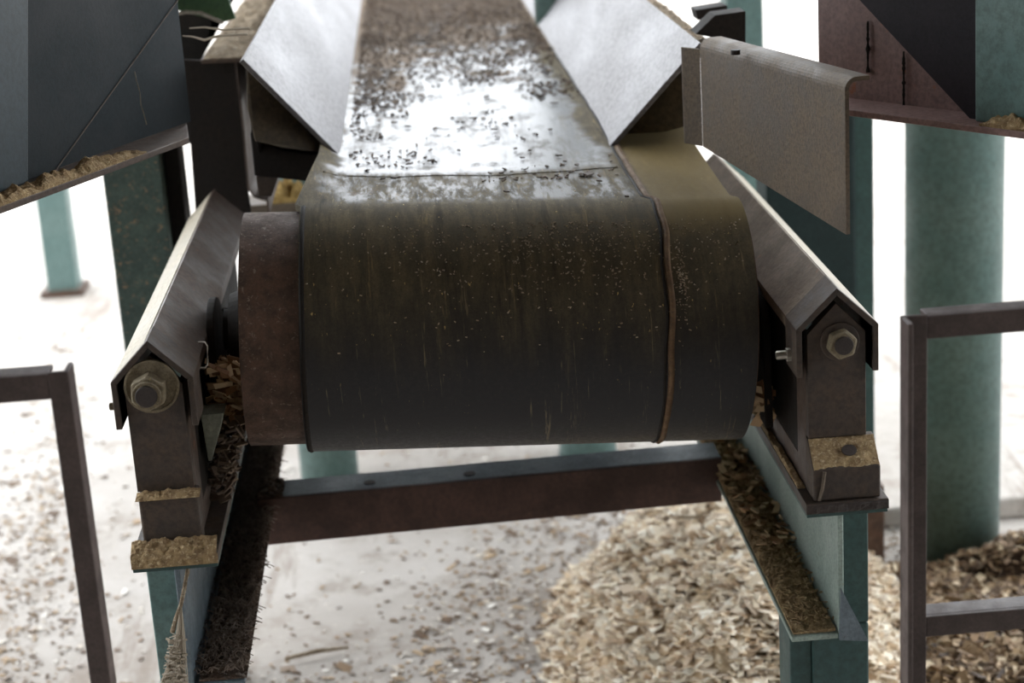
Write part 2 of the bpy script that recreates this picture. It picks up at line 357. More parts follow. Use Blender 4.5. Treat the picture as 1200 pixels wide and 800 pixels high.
# ------------------------------------------------------- stringer channels
def channel(s, xi, xo, y0, y1, z0, z1, label, mat, th=.007):
    t = thing('stringer_channel', label, 'channel', ((xi+xo)/2, y0, z0))
    g = MB(); g.box(min(xo, xo+s*th), max(xo, xo+s*th), y0, y1, z0, z1); g.build('web', mat, t, bevel=.0015)
    a, b = sorted((xi, xo))
    g = MB(); g.box(a, b, y0, y1, z0, z0+th); g.build('bottom_flange', mat, t, bevel=.0015)
    g = MB(); g.box(a+(.016 if s > 0 else 0), b-(.016 if s < 0 else 0), y0+.003, y1, z1-th, z1); g.build('top_flange', M['teal_dark'], t, bevel=.0015)
    return t
ch_r = channel(1, .415, .474, 2.055, 6.5, .468, .6545, 'pale teal stringer channel at the right, its lower flange heaped with sawdust', M['teal_pale'])
ch_l = channel(-1, -.258, -.320, 2.055, 6.5, .472, .6545, 'grey blue stringer channel at the left, its lower flange caked black', M['blue_steel'])
g = MB(); g.prism([at(986, 690, 2.05), at(1018, 751, 2.05), at(984, 750, 2.05)], (0, .006, 0)); g.build('end_gusset', M['blue_steel'], ch_r, label='small triangular blue grey gusset')
# sawdust on the right flange, fibrous crust on the left
g = MB(); g.crust((.418, 2.06, .476), (.053, 0, 0), (0, 1.9, 0), 14, 300, .012, f=70)
for k in range(1500):
    y = random.uniform(2.06, 3.5); x = .418+.053*random.random(); l = random.uniform(.004, .018) if y > 2.35 else random.uniform(.003, .009)
    g.chip((x, y, .488+random.uniform(0, .008)), l, l*random.uniform(.25, .6), .0012, tilt=.7)
tag(g.build('sawdust_bed', M['sawdust'] ), 'tan sawdust and small chips heaped along the right stringer flange', 'sawdust', kind='stuff')
g = MB()
for k in range(240):
    y = random.uniform(2.3, 3.3); x = .418+.053*random.random(); l = random.uniform(.008, .02)
    g.chip((x, y, .493+random.uniform(0, .012)), l, l*.5, .0015, tilt=.8)
tag(g.build('wood_flakes', M['shaving']), 'coarse orange wood flakes on the sawdust of the right stringer flange near the cross angle', 'wood flakes', kind='stuff')
g = MB(); g.crust((-.314, 2.06, .48), (.058, 0, 0), (0, 1.9, 0), 14, 300, .010, f=70, seed=3)
tag(g.build('fibre_crust', M['black_crust']), 'black dirt caked along the left stringer flange', 'dirt', kind='stuff')
g = MB()
for k in range(2200):
    y = random.uniform(2.06, 3.0); x = -.314+.056*random.random(); l = random.uniform(.006, .02)
    p0 = V((x, y, .49)); a = random.uniform(0, pi); g.tube([p0, p0+V((cos(a)*l/2, sin(a)*l/2, random.uniform(.002, .007))), p0+V((cos(a)*l, sin(a)*l, 0))], .0006, 4)
tag(g.build('fibre_tufts', M['fibre']), 'grey matted fibres lying on the black dirt of the left stringer flange', 'fibres', kind='stuff')
# cross angle between the stringers
t = thing('cross_angle', 'rusty brown angle iron bar spanning between the two stringers', 'angle bar', (.075, 2.6, .44))
a0, a1, b0, b1 = at(300, 586, 2.6), at(846, 537, 2.6), at(300, 640, 2.6), at(846, 587, 2.6)
g = MB(); g.quadbox([b0, b1, b1+V((0, .007, 0)), b0+V((0, .007, 0)), a0, a1, a1+V((0, .007, 0)), a0+V((0, .007, 0))]); g.build('upright_flange', M['rust_bar'], t, bevel=.001)
d = V((0, .075, 0)); u = V((0, 0, .006)); e = V((0, .0075, 0))
g = MB(); g.quadbox([a0+e-u, a1+e-u, a1+d-u, a0+d-u, a0+e, a1+e, a1+d, a0+d]); fl = g.build('top_flange', M['blue_steel'], t, bevel=.001, label='grey level flange of the angle')
for px in (433, 551):
    p = at(px, 0, 2.63); p.z = a0.z+(a1.z-a0.z)*(p.x-a0.x)/(a1.x-a0.x)+.0008; g = MB(); g.cyl((at(px, 566, 2.625).x, 2.63, p.z-.001), (at(px, 566, 2.625).x, 2.63, p.z), .009, 16); g.build('bolt_hole', M['bolt_dark'], t)
g = MB(); g.crust(a0+V((0, .004, 0)), V((.04, 0, -.002)), V((0, .06, 0)), 10, 12, .016, f=60)
g.build('dirt_clump', M['black_crust'], t)

# --------------------------------------------------------------- the belt
PR = .147; PY = 2.25; XL = -.228; XR = .392
def zc(x): return .867 + (x-XL)/(XR-XL)*(-.033)
BL, BRR = -.157, .389
t = thing('conveyor_belt', 'wide black rubber conveyor belt wrapped over the front drum, dusty and wet on top', 'conveyor belt', (.08, PY, .86))
def belt_profile(off):
    pts = []
    for k in range(0, 49):                # from 12 o'clock round the front to 6 o'clock
        a = pi/2 + pi*k/48; pts.append((cos(a)*(PR+off), sin(a)*(PR+off)))
    return pts
def belt_pt(x, s, off):                   # s<0: along the top run (metres back), 0..1: round the drum, >1 return run
    if s < 0:
        y = -s; z = PR+off; c = zc(x)
        f = min(1, y/.6); f = f*f*(3-2*f); zt = c + (.867-.015 - c)*f     # levels out
        curl = max(0, (BL+.055-x)/.055)
        zt += .022*curl**1.5*min(1, y/.35)
        xx = x + .022*curl*min(1, y/.3)
        curlr = max(0, (x-(BRR-.05))/.05); zt += .012*curlr*min(1, y/.5)
        zt -= .010*min(1, y/.3)*math.exp(-((x-.1)/.18)**2)
        return V((xx, PY+y, zt+z))
    if s <= 1:
        a = pi/2 + pi*s; r = PR+off; t_ = -.033/(XR-XL)
        return V((x - t_*sin(a)*r, PY+cos(a)*r, zc(x)+sin(a)*r))
    return V((x, PY+(s-1), zc(x)-PR-off))
ss = [-(9*(k/60)**1.6) for k in range(60, 0, -1)] + [k/48 for k in range(49)] + [1+.3*k for k in range(1, 22)]
xs = [BL+(BRR-BL)*(i/26) for i in range(27)]
TH = .009
g = MB(); n = len(xs)
for s in ss:
    for x in xs: g.v.append(belt_pt(x, s, TH))
base = len(g.v)
for s in ss:
    for x in xs: g.v.append(belt_pt(x, s, .0008))
for j in range(len(ss)-1):
    for i in range(n-1):
        a = j*n+i; g.f.append([a, a+1, a+n+1, a+n]); g.f.append([base+a, base+a+n, base+a+n+1, base+a+1])
    for i in (0, n-1): a = j*n+i; g.f.append([a, a+n, base+a+n, base+a])
for j in (0, len(ss)-1):
    for i in range(n-1): a = j*n+i; g.f.append([a, a+1, base+a+1, base+a])
belt = g.build('belt_loop', M['belt'], t, smooth=1)
belt.modifiers.new('es', 'EDGE_SPLIT').split_angle = radians(50)
def belt_strip(x0, x1, s_list, h, wob, name, mat, k=4, label=None):
    g = MB(); rows = []
    for s in s_list:
        w = wob*noise.noise(V((s*9, x0*50, 0)))
        row = []
        for i in range(k+1):
            u = i/k; hh = h*sin(pi*u)*(.8+.5*noise.noise(V((s*60, 3+u*2, 1))))
            row.append(belt_pt(x0+(x1-x0)*u+w, s, TH+max(0, hh)))
        row.append(belt_pt(x1+w, s, TH-.002)); row.append(belt_pt(x0+w, s, TH-.002)); rows.append(row)
    m_ = k+3
    for r in rows: g.v += r
    for j in range(len(rows)-1):
        for i in range(m_): a = j*m_+i; b = j*m_+(i+1) % m_; g.f.append([a, b, b+m_, a+m_])
    g.f.append(list(range(m_))); g.f.append([len(rows)*m_-1-i for i in range(m_)])
    return g.build(name, mat, t, smooth=1, label=label)
fine = [-(1.4*(k/70)) for k in range(70, 0, -1)] + [k/120 for k in range(115)]
belt_strip(.281, .289, fine, .0035, .003, 'seam_strip', M['seam'], label='brown raised seam along the belt')
belt_strip(.2765, .2805, fine, .0022, .003, 'seam_strip', M['dark'], label='dark groove edge beside the seam')
belt_strip(BL+.001, BL+.007, [k/90 for k in range(88)], .0018, .0, 'edge_strip', M['dark'])
# splice ridge across the belt
g = MB(); rows = []
for i in range(80):
    x = BL+.02+(.27-BL-.02)*i/79; y = .205+.010*noise.noise(V((x*14, 0, 0)))
    for dy, hh in ((-.005, 0), (0, .0010), (.007, .0002)):
        g.v.append(belt_pt(x, -(y+dy), TH+hh))
    g.v.append(belt_pt(x, -y, TH-.002))
for i in range(79):
    for k in range(4): a = i*4+k; b = i*4+(k+1) % 4; g.f.append([a, b, b+4, a+4])
g.f.append([0, 1, 2, 3]); g.f.append([319, 318, 317, 316])
g.build('splice', M['belt'], t, smooth=1)
g = MB()
for i in range(26):
    pass
# drum
t = thing('head_pulley', 'rusty steel drum whose bare left end shows beside the belt', 'drum', (XL, PY, zc(XL)))
A, B = V((XL, PY, zc(XL))), V((XR, PY, zc(XR)))
ax = (B-A).normalized()
g = MB(); g.cyl(A, B, PR-.0005, 128, cap=False)
g.cyl(A+ax*.002, B-ax*.002, PR-.012, 128, cap=False); g.build('drum_shell', M['rust'], t, smooth=1)
for s, P in ((1, A), (-1, B)):
    g = MB(); g.cyl(P+ax*s*.012, P+ax*s*.022, PR-.006, 96); g.build('end_disc', M['rust'], t)
g = MB(); g.cyl(A-ax*.030, B+ax*.010, .026, 32); g.build('shaft', M['dark'], t, smooth=1).modifiers.new('es', 'EDGE_SPLIT')
for s, P in ((-1, A), (1, B)):
    g = MB(); g.cyl(P-ax*s*.012, P+ax*s*.022, .06, 40, r2=.045); g.build('hub', M['dark'], t)

# debris on the belt
g = MB()
def dens(x, y):
    f = .0
    if y > 1.9: f = .9
    elif y > 1.0: f = .55*(y-1.0)+.06
    f += .9*max(0, noise.noise(V((x*9, y*4, 2))))*(1 if y > .7 else .2)
    if x < -.05: f += .5*(1 if y > .5 else 0)*max(0, .3+noise.noise(V((x*20, y*7, 5))))
    return f
cnt = 0
for k in range(42000):
    y = .15+4.2*random.random()**1.1; x = random.uniform(-.10, .275)
    if random.random() > dens(x, y): continue
    l = random.uniform(.002, .008); p = belt_pt(x, -y, TH+.0015+ (random.random()*.004 if y > 1.6 else 0)); g.chip(p, l, l*random.uniform(.35, .8), .0014, tilt=.35); cnt += 1
tag(g.build('bark_crumbs', M['bark']), 'dense dark bark crumbs strewn over the far stretch of the belt', 'bark crumbs', kind='stuff')
flakes = [(505, 115, 1), (570, 115, 1), (632, 105, 1), (645, 155, 0), (480, 198, 0), (538, 178, 0), (604, 175, 0), (621, 177, 0), (612, 185, 0), (464, 219, 0), (450, 221, 0), (655, 183, 0), (662, 190, 0), (676, 194, 0), (594, 231, 0), (735, 231, 0), (702, 213, 0), (690, 205, 2), (600, 52, 3), (580, 153, 0), (555, 140, 1), (650, 125, 0), (463, 148, 0), (445, 147, 0), (505, 192, 0), (478, 152, 0), (660, 98, 0), (488, 106, 0), (447, 135, 0), (420, 150, 0)]
proto = None
for i, (px, py, kd) in enumerate(flakes):
    p = atz(px, py, zc(.1)+PR+TH+.0012-.008); x = p.x; p = belt_pt(x, -(p.y-PY), TH+.0022)
    if proto is None:
        g = MB(); g.prism([(.006*cos(a_)*r_, .0034*sin(a_)*r_, 0) for a_, r_ in ((0, 1), (.7, .7), (1.6, 1.1), (2.3, .6), (3.1, 1.1), (4.0, .8), (4.9, 1), (5.6, .6))], (0, 0, .002)); o = g.build('bark_flake', M['bark']); o.location = p; proto = o
    else:
        o = proto.copy(); COL.objects.link(o); o.location = p; s = {0: 1, 1: 1.25, 2: 2.2, 3: 2.4}[kd]*random.uniform(.7, 1.1); o.scale = (s, s*random.uniform(.7, 1.2), 1)
    o.rotation_euler = (0, 0, random.uniform(0, 6.28))
    tag(o, 'small loose bark flake lying on the shiny near stretch of the belt', 'bark flake', 'bark flakes on the belt')
# specks stuck to drum face
g = MB()
for k in range(900):
    x = random.gauss(.17, .10) if random.random() < .7 else random.uniform(BL+.01, BRR-.01); a = .10+abs(random.gauss(0, .13))
    if k % 9 == 0: x = .300+random.gauss(0, .004); a = random.gauss(.3, .05)
    if not BL+.01 < x < BRR-.01 or a > .9: continue
    p = belt_pt(x, min(.98, .03+a), TH+.0004); th = pi/2+pi*(.03+a); nrm = V((0, cos(th), sin(th)))
    l = random.uniform(.0012, .0035); g.chip(p, l, l*.5, .0006, nrm=nrm, tilt=.1)
tag(g.build('dust_specks', M['sawdust_pale']), 'tiny pale wood specks stuck on the front of the wrapped belt', 'specks', kind='stuff')

# ------------------------------------------------------------ skirt boards
def skirt(s, lab, fb, ft, bb, bt, gus):
    t = thing('skirt_board', lab, 'skirt board', fb)
    nrm = (ft-fb).cross(bb-fb).normalized(); nrm = nrm if nrm.z > 0 else -nrm
    g = MB(); th = -nrm*.007; k = 26; a = []
    g.quadbox([fb, ft, bt, bb, fb-th*0+th, ft+th, bt+th, bb+th]); g.build('sloping_plate', M['pale_steel'], t, bevel=.0012)
    g = MB(); e = (bb-fb)*.004; pts = [p + e for p in gus]
    g.prism(pts, (0, .02, 0)); g.build('end_plate', M['skirt_under'], t, bevel=.001)
    return t
# left: lower front corner, upper front corner, lower back, upper back
fb, ft = at(399, 188, 2.62), at(285, 69, 2.5)
bb = V((fb.x+.003, 6.5, fb.z+.0)); bt = V((ft.x+.01, 6.5, ft.z))
fb.z = zc(.0)+PR+TH-.004+.003; bb.z = fb.z
tl = skirt(-1, 'left pale steel skirt board sloping down onto the belt', fb, ft, bb, bt,
      [at(288, 78, 2.54), at(289, 130, 2.54), at(298, 168, 2.54), at(330, 175, 2.54), at(384, 182, 2.60), at(330, 122, 2.57)])
g = MB(); g.quadbox([V((ft.x-.004, 2.56, 1.03)), V((ft.x+.004, 2.56, 1.03)), V((ft.x+.004, 6.5, 1.03)), V((ft.x-.004, 6.5, 1.03)), ft+V((-.004, .06, -.01)), ft+V((.004, .06, -.01)), V((ft.x+.004, 6.5, ft.z-.01)), V((ft.x-.004, 6.5, ft.z-.01))])
g.build('back_plate', M['dark'], tl)
fb, ft = at(714, 168, 2.60), at(820, 50, 2.48)
fb.z = zc(.3)+PR+TH+.004; bb = V((fb.x+.006, 6.5, fb.z)); bt = V((ft.x-.005, 6.5, ft.z))
tr = skirt(1, 'right grey steel skirt board sloping down onto the belt', fb, ft, bb, bt,
      [at(724, 160, 2.60), at(780, 157, 2.57), at(806, 150, 2.55), at(817, 135, 2.53), at(819, 60, 2.50)])
g = MB(); g.quadbox([V((ft.x-.004, 2.56, 1.03)), V((ft.x+.004, 2.56, 1.03)), V((ft.x+.004, 6.5, 1.03)), V((ft.x-.004, 6.5, 1.03)), ft+V((-.004, .06, -.01)), ft+V((.004, .06, -.01)), V((ft.x+.004, 6.5, ft.z-.01)), V((ft.x-.004, 6.5, ft.z-.01))])
g.build('back_plate', M['dark'], tr)
# crusty ledge beside the upper edge, right
t = ledge = thing('side_ledge', 'rusty ledge running back beside the upper edge of the right skirt board', 'ledge', (.41, 2.5, 1.13))
g = MB(); g.box(.398, .43, 2.46, 6.5, 1.128, 1.134); g.build('plate', M['guard'], t)
g = MB(); g.crust((.398, 2.46, 1.134), (.03, 0, 0), (0, 2.5, 0), 8, 160, .008, f=60, seed=5); g.build('dirt', M['sawdust_pale'], t)

# ---------------------------------------------------- right guard angle
A0 = at(990, 104, 2.0); A1 = at(990, 275, 2.0); B0 = at(820, 52, 2.42); B1 = at(818, 172, 2.42)
t = thing('guard_angle', 'big dusty brown angle plate flaring out from the right skirt board', 'guard plate', (A1+B1)/2)
ext = B0-A0; outw = V((ext.y, -ext.x, 0)).normalized()   # horizontal, away from the belt
outw = outw if outw.x > 0 else -outw
g = MB(); prof = [V((A1.x, A1.y, A1.z))]
top = A0.z+.012; R = .014
prof.append(V((A0.x, A0.y, top-R)))
for k in range(1, 7):
    a = k/6*pi/2; prof.append(V((A0.x, A0.y, top-R)) + outw*(R-R*cos(a)) + V((0, 0, R*sin(a))))
prof.append(prof[-1]+outw*.016)
# taper toward the skirt: second profile
def prof2(P, z0, z1):
    q = [V((P.x, P.y, z0)), V((P.x, P.y, z1-R))]
    for k in range(1, 7):
        a = k/6*pi/2; q.append(V((P.x, P.y, z1-R)) + outw*(R-R*cos(a)) + V((0, 0, R*sin(a))))
    q.append(q[-1]+outw*.016); return q
pa = prof2(A0, A1.z, top); pb = prof2(B0, B1.z, B0.z+.008)
# curved return at the skirt end
dirb = ext.normalized()
th = .005; g = MB()
for i in range(len(pa)-1):
    def off(pp, i):
        a = pp[max(i-1, 0)]; b = pp[min(i+1, len(pp)-1)]; tn = (b-a).normalized(); n_ = tn.cross(dirb).normalized()
        if n_.dot(outw)+(-n_.z) < 0: n_ = -n_
        return pp[i]+n_*th
    g.quadbox([pa[i], pa[i+1], off(pa, i+1), off(pa, i), pb[i], pb[i+1], off(pb, i+1), off(pb, i)])
bmo = g.build('bent_plate', M['guard'], t)
g = MB(); e2 = V((-.02, .03, 0)); g.quadbox([pb[0], pb[0]+V((0, .005, 0)), pb[1]+V((0, .005, 0)), pb[1], pb[0]+e2, pb[0]+e2+V((0, .005, 0)), pb[1]+e2+V((0, .005, 0)), pb[1]+e2]); g.build('return_lip', M['guard'], t, bevel=.001)
g = MB(); c = at(862, 62, 2.28); g.cyl((c.x, c.y, c.z-.002), (c.x, c.y, c.z+.004), .006, 12); g.build('bolt', M['bolt_dark'], t)

# ---------------------------------------------------- left side channel
t = thing('side_channel', 'dark brown upright side channel end behind the left bearing guard, dusty on top', 'channel', (-.3, 2.93, .7))
zt = at(260, 72, 2.93).z
g = MB(); P = [at(213, 60, 2.93), at(226, 250, 2.93), at(300, 262, 2.93), at(292, 232, 2.93), at(278, 74, 2.93), at(236, 71, 2.93), at(232, 50, 2.95)]
P = [at(216, 70, 2.93), at(230, 262, 2.93), at(296, 262, 2.93), at(291, 225, 2.93), at(276, 72, 2.93)]
g.prism(P, (0, .008, 0)); g.build('end_face', M['dark'], t, bevel=.001)
g = MB(); prof = [at(275, 72, 2.92), at(284, 150, 2.92), at(290, 222, 2.92), at(298, 232, 2.92), at(312, 236, 2.92), at(314, 250, 2.92)]
g.sheet(prof, (0, 1.5, 0), .003); g.build('side_sheet', M['brown_steel'], t, bevel=.0006)
a = at(235, 70, 2.90); b = at(290, 68, 2.90)
g = MB(); g.quadbox([(a.x, 2.90, a.z-.006), (b.x, 2.90, b.z-.006), (b.x+.01, 6.5, b.z-.006), (a.x, 6.5, a.z-.006), a, b, (b.x+.01, 6.5, b.z), (a.x, 6.5, a.z)]); g.build('top_flange', M['brown_steel'], t, bevel=.001)
g = MB(); g.crust(a+V((.004, .002, 0)), b-a-V((.006, 0, 0)), V((0, 2.4, 0)), 12, 170, .010, f=45, seed=8); g.build('dirt', M['sawdust_pale'], t)
g = MB(); g.prism([at(196, 12, 3.15), at(262, 22, 3.15), at(262, -30, 3.15), at(290, -30, 3.15), at(238, 66, 3.15), at(232, 168, 3.15), at(196, 168, 3.15)], (0, .008, 0)); g.build('cross_plate', M['dark'], t)
t = thing('seal_block', 'black rubber block under the lower end of the left skirt board', 'block', (-.17, 2.6, .98))
P = [at(293, 155, 2.6), at(298, 206, 2.6), at(365, 213, 2.6), at(374, 195, 2.6), at(378, 182, 2.6), at(330, 176, 2.6)]
g = MB(); g.prism(P, (0, .05, 0)); g.build('rubber', M['dark'], t, bevel=.002)
P = [at(300, 207, 2.6), at(303, 230, 2.6), at(318, 230, 2.6), at(326, 208, 2.6)]
g = MB(); g.prism(P, (0, .03, 0)); g.build('bracket', M['front_steel'], t, bevel=.001)

# ---------------------------------------------------------- bearing guards
def guard(s, xo, xi, lab):
    # xo/xi: outer / inner X of the gable cover; s=+1 right, -1 left
    Y0, Y1 = 2.03, 2.87; xp = (xo+xi)/2; zp, zcn, zb = .916, .876, .822
    t = thing('bearing_guard', lab, 'bearing guard', (xp, 2.03, .634))
    th = .006
    g = MB(); pr_ = [(xo, Y0, zb), (xo, Y0, zcn), (xp, Y0, zp), (xi, Y0, zcn), (xi-s*-.0, Y0, zcn-.012)]
    if s < 0: pr_ = pr_[::-1]
    g.sheet(pr_, (0, Y1-Y0, 0), -th if True else th); o = g.build('gable_cover', M['brown_steel'] if s < 0 else M['tan_steel'], t, bevel=.0008)
    g = MB(); nrm = V((-s*-(zp-zcn), 0, abs(xp-xo))).normalized(); e = V((xo, Y0+.002, zcn)); f_ = V((xp, Y0+.002, zp)); L_ = V((0, Y1-Y0-.004, 0))
    g.quadbox([e+nrm*.0062, f_+nrm*.0062, f_+L_+nrm*.0062, e+L_+nrm*.0062, e+nrm*.0072, f_+nrm*.0072, f_+L_+nrm*.0072, e+L_+nrm*.0072]); g.build('outer_slope', M['skylit_steel'], t, label='outer slope painted pale as if skylit')  # pale leaf puts the skylight on this slope into its colour
    g = MB()
    # front hood rim, slightly proud, with legs
    pr_ = [(xo-s*.0, Y0-.004, zb), (xo, Y0-.004, zcn), (xp, Y0-.004, zp), (xi, Y0-.004, zcn), (xi, Y0-.004, zb-.002)]
    if s < 0: pr_ = pr_[::-1]
    g.sheet(pr_, (0, .062, 0), -.0068); g.build('hood', M['front_steel'], t, bevel=.0008)
    # stanchion behind the hood: front plate, two sides
    w = .007; a, b = sorted((xo-s*w, xi+s*w)); ab = .742
    g = MB(); g.prism([(a, 2.032, ab), (b, 2.032, ab), (b, 2.032, zcn-.006), (xp, 2.032, zp-.010), (a, 2.032, zcn-.006)], (0, .014, 0)); g.build('front_plate', M['front_steel'], t, bevel=.0008)
    for xx in (a, b-.006):
        g = MB(); g.box(xx, xx+.006, 2.047, 2.095, .673, zcn-.008); g.build('side_plate', M['brown_steel'], t, bevel=.0008)
    # lower side wall running back, and base plate
    xin = b-.006 if s < 0 else a
    g = MB(); g.box(xin+.0005, xin+.0055, 2.096, 2.76, .704, .862); g.build('shade_liner', M['dark'], t)  # added dark plate, paints the inner wall as if in shadow
    g = MB(); g.prism([(xin, 2.095, .673), (xin, 2.70, .673), (xin, 2.70, .703), (xin, 2.095, .703)], (.006, 0, 0)); g.build('side_wall', M['brown_steel'], t, bevel=.0008)
    return t, a, b
tL, aL, bL = guard(-1, -.361, -.281, 'left gabled bearing guard with big washer and nut on its front')
tR, aR, bR = guard(1, .511, .428, 'right gabled bearing guard with a rusty bolt head on its front')
def base(t, a, b, ext0, ext1, pts):
    # flared foot: side outline (Y, z) swept across
    g = MB(); g.prism([(a, y, z) for y, z in pts], (b-a, 0, 0)); g.build('foot_block', M['front_steel'], t, bevel=.0025)
    g = MB(); g.box(ext0, ext1, 1.998, 2.72, .660, .6725); g.build('base_plate', M['front_steel'], t, bevel=.001)
    g = MB(); g.box(ext0+.001, ext1-.001, 2.0, 2.6, .655, .6598); g.build('shim_plate', M['teal_dark'], t)
zf = at(985, 549, 2.003).z
base(tL, -.352, -.284, -.366, -.266, [(2.018, .673), (2.047, .673), (2.047, .741), (2.018, .737)])
base(tR, .434, .514, .424, .522, [(2.003, .673), (2.047, .673), (2.047, .741), (2.035, .741), (2.02, (zf+.741)/2-.003), (2.003, zf)])
g = MB(); g.crust((-.355, 2.014, .737), (.074, 0, 0), (0, .020, .003), 40, 10, .005, f=110); g.build('sawdust_crust', M['sawdust'], tL, label='tan sawdust crust on the upper foot ledge')
g = MB(); g.crust((-.366, 1.998, .6725), (.099, 0, 0), (0, .022, .012), 50, 14, .006, f=110, seed=2)
g.build('sawdust_crust', M['sawdust'], tL, label='tan sawdust crust on the base plate')
g = MB(); g.crust((-.366, 1.9985, .660), (.100, 0, 0), (0, 0, .0125), 50, 8, .003, up=(0, -1, 0), f=110, seed=2); g.build('sawdust_crust', M['sawdust'], tL, label='tan sawdust crust on the base plate edge')
g = MB(); g.crust((.435, 2.004, zf-.001), (.078, 0, 0), (0, .030, .741-zf), 40, 20, .003, f=90, seed=4); g.build('moss_crust', M['sawdust'], tR, label='mottled moss brown crust on the foot')
g = MB(); g.crust((.425, 2.05, .6725), (.009, 0, 0), (0, .6, 0), 6, 120, .006, f=70, seed=5); g.build('sawdust_crust', M['sawdust'], tR)
g = MB(); g.crust((.424, 1.9985, .660), (.098, 0, 0), (0, 0, .011), 50, 6, .003, up=(0, -1, 0), f=90, seed=9); g.build('dirt_edge', M['bolt_dark'], tR)
hc = V((.480, 2.018, (zf+.741)/2+.002)); g = MB(); g.prism([hc+V((.009*cos(k*pi/8), .005*sin(k*pi/8), .005*sin(k*pi/8))) for k in range(16)], (0, -.0012, .0012)); g.build('bolt_hole', M['bolt_dark'], tR)
g = MB(); g.tube([(.440, 2.002, .675), (.444, 2.001, .69), (.447, 2.002, zf-.002)], .0022, 6); g.build('weld_rib', M['guard'], tR)
# washer, nut, threaded rod  (left)
def hexp(c, r, y0, y1, rot=0):
    return MB().prism([(c[0]+r*cos(rot+k*pi/3), y0, c[2]+r*sin(rot+k*pi/3)) for k in range(6)], (0, y1-y0, 0))
c = at(178, 452, 2.03); c = V((c.x, 2.03, c.z))
g = MB(); g.cyl((c.x, 2.0275, c.z), (c.x, 2.0322, c.z), .0315, 48); w = g.build('washer', M['dirty_zinc'], tL, bevel=.001)
g = MB()
for k in range(40):
    a0_ = 2*pi*k/40; a1_ = 2*pi*(k+1)/40
    f = lambda a, r, y: (c.x+r*cos(a), y, c.z+r*sin(a))
    g.quadbox([f(a0_, .0285, 2.0274), f(a1_, .0285, 2.0274), f(a1_, .0315, 2.0274), f(a0_, .0315, 2.0274), f(a0_, .0285, 2.0258), f(a1_, .0285, 2.0258), f(a1_, .0315, 2.0258), f(a0_, .0315, 2.0258)])
g.build('washer_rim', M['dirty_zinc'], tL)
nut = hexp((c.x-.002, 0, c.z-.002), .0215, 2.005, 2.0272, .45).build('nut', M['dirty_zinc'], tL, bevel=.0025)
g = MB(); g.cyl((c.x-.003, 1.997, c.z-.003), (c.x-.003, 2.03, c.z-.003), .0125, 32); g.build('threaded_rod', M['bolt_dark'], tL, bevel=.0012)
g = MB(); g.cyl((c.x-.003, 2.0005, c.z-.003), (c.x-.003, 2.006, c.z-.003), .0165, 32); g.build('nut_collar', M['dirty_zinc'], tL, bevel=.001)
g = MB(); g.cyl((c.x-.003, 2.05, c.z-.003), (c.x-.003, 2.2, c.z-.003), .0125, 20); g.build('threaded_rod', M['bolt_dark'], tL)
c = at(984, 400, 2.03)
g = MB(); g.cyl((c.x, 2.0275, c.z), (c.x, 2.0322, c.z), .023, 40); g.build('washer', M['front_steel'], tR, bevel=.001)
hexp((c.x, 0, c.z), .0185, 2.013, 2.0272, .3).build('bolt_head', M['dirty_zinc'], tR, bevel=.003)
g = MB(); g.cyl((c.x+.001, 2.0105, c.z), (c.x+.001, 2.014, c.z), .011, 24); g.build('bolt_tip', M['bolt_dark'], tR, bevel=.001)
g = MB(); g.cyl((c.x, 2.05, c.z), (c.x, 2.2, c.z), .0125, 20); g.build('threaded_rod', M['bolt_dark'], tR)
# through bolts
def sidebolt(t, x, y, z, s, mt, sc=1., washer=True):
    if washer: MB().cyl((x, y, z), (x+s*.003*sc, y, z), .0125*sc, 24).build('washer', M['zinc'] if mt == 'zinc' else M[mt], t)
    k = .003*sc if washer else 0
    g = MB(); g.prism([(x+s*k, y+.0085*sc*cos(q*pi/3), z+.0085*sc*sin(q*pi/3)) for q in range(6)], (s*.009*sc, 0, 0)); g.build('nut', M[mt], t, bevel=.0007)
    g = MB(); g.cyl((x+s*(k+.009*sc), y, z), (x+s*(k+.021*sc), y, z), .005*sc, 16, r2=.0045*sc)
    for j in range(6): xx = x+s*(k+.0095*sc+j*.0019*sc); g.cyl((xx, y, z), (xx+s*.0008, y, z), .0057*sc, 12)
    g.build('bolt_thread', M[mt], t)
p = at(145, 475, 2.06); sidebolt(tL, -.3615, 2.06, p.z, -1, 'dirty_zinc', .8, False)
p = at(928, 415, 2.06); sidebolt(tR, .4275, 2.06, p.z, -1, 'zinc', 1.0)
MB().cyl((.5115, 2.06, p.z+.004), (.5185, 2.06, p.z+.004), .005, 12).build('bolt_head', M['bolt_dark'], tR)
# slot in the right cover slope
dn = V((xi_ := (.428-.4695), 0, -.04)).normalized()
sl = V((.4695, 2.13, .916)) + dn*.030; nn = V((-.04, 0, .0415)).normalized()
MB().prism([sl+nn*.0003+V((0, 1, 0))*(.017*cos(k*pi/8))+dn*(.0052*sin(k*pi/8)) for k in range(16)], nn*.0006).build('slot', M['bolt_dark'], tR)
# clip on the left
g = MB(); q = [at(232, 401, 2.11), at(240, 401, 2.11), at(243, 405, 2.11), at(243, 427, 2.11), at(240, 431, 2.11), at(232, 431, 2.11)]
g.tube(q, .0011, 6); g.build('wire_clip', M['zinc'], tL)
